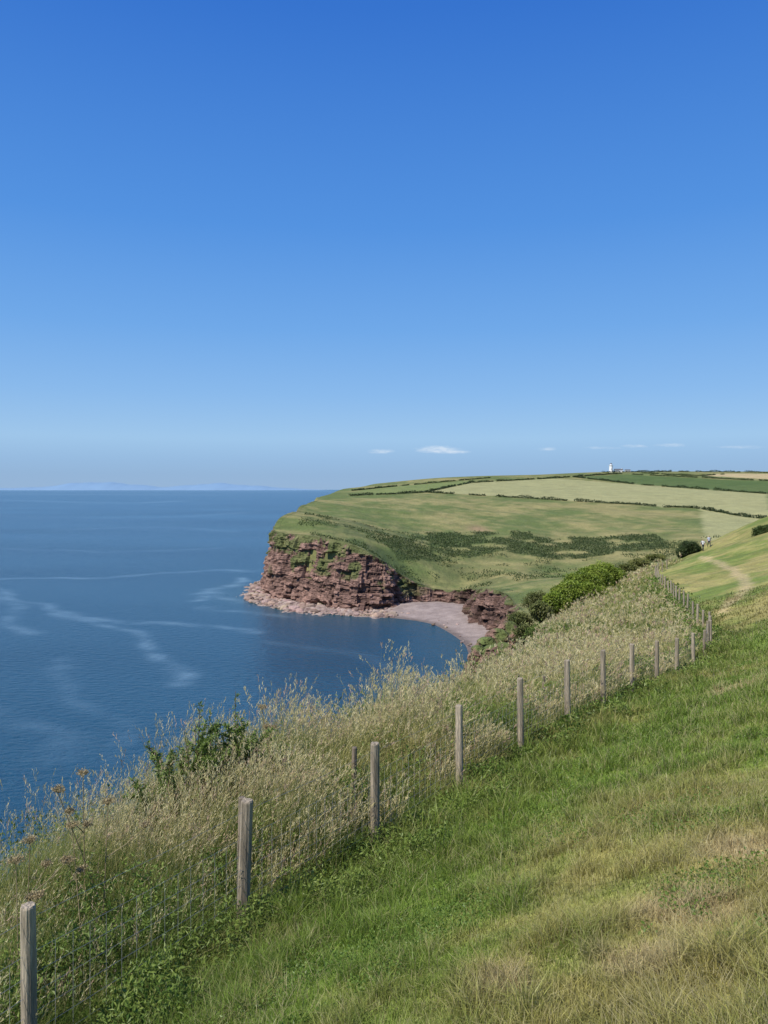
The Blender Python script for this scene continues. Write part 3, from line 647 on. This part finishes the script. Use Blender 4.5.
# ---------------------------------------------------------------- hikers
SK=plain('skin',(.5,.3,.22),.6);HA=plain('hair',(.06,.035,.02),.6);TR=plain('trousers',(.03,.035,.05),.8);SHW=plain('light_shirt',(.72,.72,.72),.8);SHB=plain('pale_blue_shirt',(.45,.5,.6),.8);BP=plain('rucksack_cloth',(.05,.06,.08),.8);BO=plain('boot_leather',(.05,.03,.02),.7)
def hiker(loc,rot,shirt,ph):
    e=empty('hiker',loc);e.rotation_euler=(0,0,rot)
    V=[];E=[];Rr=[]
    def v(p,r,par=None):
        V.append(p);Rr.append(r)
        if par is not None:E.append((par,len(V)-1))
        return len(V)-1
    pel=v((0,0,.95),.145);w=v((0,0,1.1),.13,pel);ch=v((0,.01,1.3),.155,w);nk0=v((0,0,1.44),.085,ch);nk=v((0,.01,1.5),.055,nk0);hd=v((0,.03,1.6),.088,nk);ht=v((0,.02,1.69),.08,hd)
    for s_ in (-1,1):
        f=s_*ph
        hp=v((s_*.09,0,.88),.095,pel);kn=v((s_*.1,.20*f+.04,.5),.062,hp);an=v((s_*.1,.3*f-.05,.1),.042,kn);v((s_*.11,.3*f+.1,.04),.04,an)
        shd=v((s_*.19,0,1.4),.062,nk0);el=v((s_*.25,-.12*f-.03,1.13),.043,shd);wr=v((s_*.25,-.18*f+.1,.9),.028,el);pm=v((s_*.25,-.18*f+.13,.83),.032,wr)
        for q in range(4): v((s_*(.235+.008*q),-.18*f+.10+.02*q,.745+.006*abs(q-1.5)),.009,pm)
        v((s_*.22,-.18*f+.17,.80),.010,pm)
    me=bpy.data.meshes.new('b');me.from_pydata(V,E,[]);o=bpy.data.objects.new('b',me);scene.collection.objects.link(o)
    o.modifiers.new('s','SKIN');
    for i,r in enumerate(Rr): me.skin_vertices[0].data[i].radius=(r,r)
    me.skin_vertices[0].data[0].use_root=True
    o.modifiers.new('d','SUBSURF').levels=1
    dg=bpy.context.evaluated_depsgraph_get();nmesh=bpy.data.meshes.new_from_object(o.evaluated_get(dg));bpy.data.objects.remove(o)
    nmesh.materials.clear()
    for mt in (shirt,TR,SK,HA,BO): nmesh.materials.append(mt)
    for pgn in nmesh.polygons:
        c=pgn.center;pgn.use_smooth=True
        arm=abs(c.x)>.205 and c.z<1.22 and c.z>.7
        if c.z>1.47: pgn.material_index=3 if (c.z>1.67 or c.y<.0) else 2
        elif arm: pgn.material_index=2
        elif c.z<.13: pgn.material_index=4
        elif c.z<.98: pgn.material_index=1
    b_=bpy.data.objects.new('body',nmesh);b_.parent=e;scene.collection.objects.link(b_)
    def pack(bm):
        bmesh.ops.create_icosphere(bm,subdivisions=3,radius=1)
        for q in bm.verts:
            c=q.co;s_=lambda t:math.copysign(abs(t)**.55,t);q.co=Vector((s_(c.x)*.16,s_(c.y)*.1-.24,s_(c.z)*.24+1.22))
    obj_bm('rucksack',pack,BP,e)
    def nose(bm):
        bmesh.ops.create_icosphere(bm,subdivisions=1,radius=.016)
        for q in bm.verts:q.co+=Vector((0,.125,1.595))
    obj_bm('nose',nose,SK,e)
for (u,v,yy,r,sh_,ph) in [(703,554,110,3.3,SHW,1),(709,552.5,112,3.0,SHB,-1)]:
    q=img(u,v,yy);hiker((q[0],q[1],gnd(q[0],q[1])),r,sh_,ph)

# ---------------------------------------------------------------- light, sky
EL=52;AZ=232;ST=.1
w=bpy.data.worlds.new('World');scene.world=w;w.use_nodes=True;N=w.node_tree.nodes;L=w.node_tree.links;N.clear()
out=N.new('ShaderNodeOutputWorld');bg=N.new('ShaderNodeBackground');sky=N.new('ShaderNodeTexSky');sky.sky_type='NISHITA';sky.sun_disc=False
sky.sun_elevation=math.radians(EL);sky.sun_rotation=math.radians(AZ);sky.altitude=0;sky.air_density=1.;sky.dust_density=.3;sky.ozone_density=2.5
tc=N.new('ShaderNodeTexCoord');sx=N.new('ShaderNodeSeparateXYZ');L.new(tc.outputs['Generated'],sx.inputs[0])
def M(op,a,b=None,c=None):
    n=N.new('ShaderNodeMath');n.operation=op
    for i,q in enumerate((a,b,c)):
        if q is None: continue
        if isinstance(q,(int,float)): n.inputs[i].default_value=q
        else: L.new(q,n.inputs[i])
    return n.outputs[0]
ysafe=M('MAXIMUM',sx.outputs['Y'],.01);ra=M('DIVIDE',sx.outputs['X'],ysafe);re=M('DIVIDE',sx.outputs['Z'],ysafe)
cv=N.new('ShaderNodeCombineXYZ');L.new(ra,cv.inputs[0]);L.new(re,cv.inputs[1])
mp=N.new('ShaderNodeMapping');mp.inputs['Scale'].default_value=(1,3.5,1);L.new(cv.outputs[0],mp.inputs[0])
cn=N.new('ShaderNodeTexNoise');cn.inputs['Scale'].default_value=75;cn.inputs['Detail'].default_value=6;cn.inputs['Roughness'].default_value=.65;L.new(mp.outputs[0],cn.inputs['Vector'])
tot=None
for (u,v,su,sv,am) in [(437,449.5,19,3.4,1.15),(382,451.5,13,2.4,.8),(548,449,10,2.2,.65),(672,445,16,2.2,.6),(635,446,14,2.,.55),(458,452,14,1.8,.6),(740,447,30,2.2,.5),(600,448,22,1.8,.45)]:
    a1=M('MULTIPLY',M('SUBTRACT',ra,(u-U0)/F),F/su);a2=M('MULTIPLY',M('SUBTRACT',re,(V0-v)/F),F/sv)
    g=M('MULTIPLY',M('EXPONENT',M('MULTIPLY',M('ADD',M('MULTIPLY',a1,a1),M('MULTIPLY',a2,a2)),-1.)),am)
    tot=g if tot is None else M('ADD',tot,g)
cf=N.new('ShaderNodeMapRange');cf.inputs['From Min'].default_value=.22;cf.inputs['From Max'].default_value=1.15
L.new(M('MULTIPLY',tot,M('MULTIPLY',M('POWER',cn.outputs['Fac'],1.6),3.0)),cf.inputs[0])
ramp=N.new('ShaderNodeValToRGB');L.new(sx.outputs['Z'],ramp.inputs[0]);cr=ramp.color_ramp
st=[(0,(.29,.455,.69)),(.018,(.275,.45,.70)),(.036,(.29,.485,.755)),(.064,(.34,.565,.84)),(.12,(.25,.49,.85)),(.20,(.16,.40,.83)),(.32,(.086,.295,.77)),(.53,(.034,.175,.64)),(1,(.012,.08,.42))]
cr.elements[0].position=0;cr.elements[0].color=(*st[0][1],1);cr.elements[1].position=1;cr.elements[1].color=(*st[-1][1],1)
for p_,c_ in st[1:-1]:
    e_=cr.elements.new(p_);e_.color=(*c_,1)
sc_=N.new('ShaderNodeVectorMath');sc_.operation='SCALE';sc_.inputs['Scale'].default_value=1/ST;L.new(ramp.outputs[0],sc_.inputs[0])
sm=N.new('ShaderNodeMix');sm.data_type='RGBA';sm.inputs['Factor'].default_value=.93;L.new(sky.outputs[0],sm.inputs['A']);L.new(sc_.outputs[0],sm.inputs['B'])
cm=N.new('ShaderNodeMix');cm.data_type='RGBA';cm.inputs['B'].default_value=(7.0,8.0,9.2,1);L.new(sm.outputs['Result'],cm.inputs['A']);L.new(M('MULTIPLY',cf.outputs[0],.75),cm.inputs['Factor'])
L.new(cm.outputs['Result'],bg.inputs[0]);bg.inputs[1].default_value=ST;L.new(bg.outputs[0],out.inputs[0])
sl_=bpy.data.lights.new('sun','SUN');sl_.energy=5.;sl_.angle=math.radians(.53);sl_.color=(1,.95,.86);so=bpy.data.objects.new('sun',sl_);scene.collection.objects.link(so)
ar=math.radians(AZ);er=math.radians(EL);dv=Vector((math.sin(ar)*math.cos(er),math.cos(ar)*math.cos(er),math.sin(er)))
so.rotation_euler=dv.to_track_quat('Z','Y').to_euler();so.location=(0,0,200)

cam=bpy.data.cameras.new('camera');co=bpy.data.objects.new('camera',cam);scene.collection.objects.link(co);scene.camera=co
co.location=(0,0,CAMZ);co.rotation_euler=(math.pi/2,0,0)
cam.sensor_fit='VERTICAL';cam.sensor_height=36;cam.lens=F/1024*36;cam.shift_y=-23/1024;cam.clip_start=.1;cam.clip_end=200000
scene.view_settings.view_transform='Standard';scene.view_settings.look='None';scene.view_settings.exposure=0
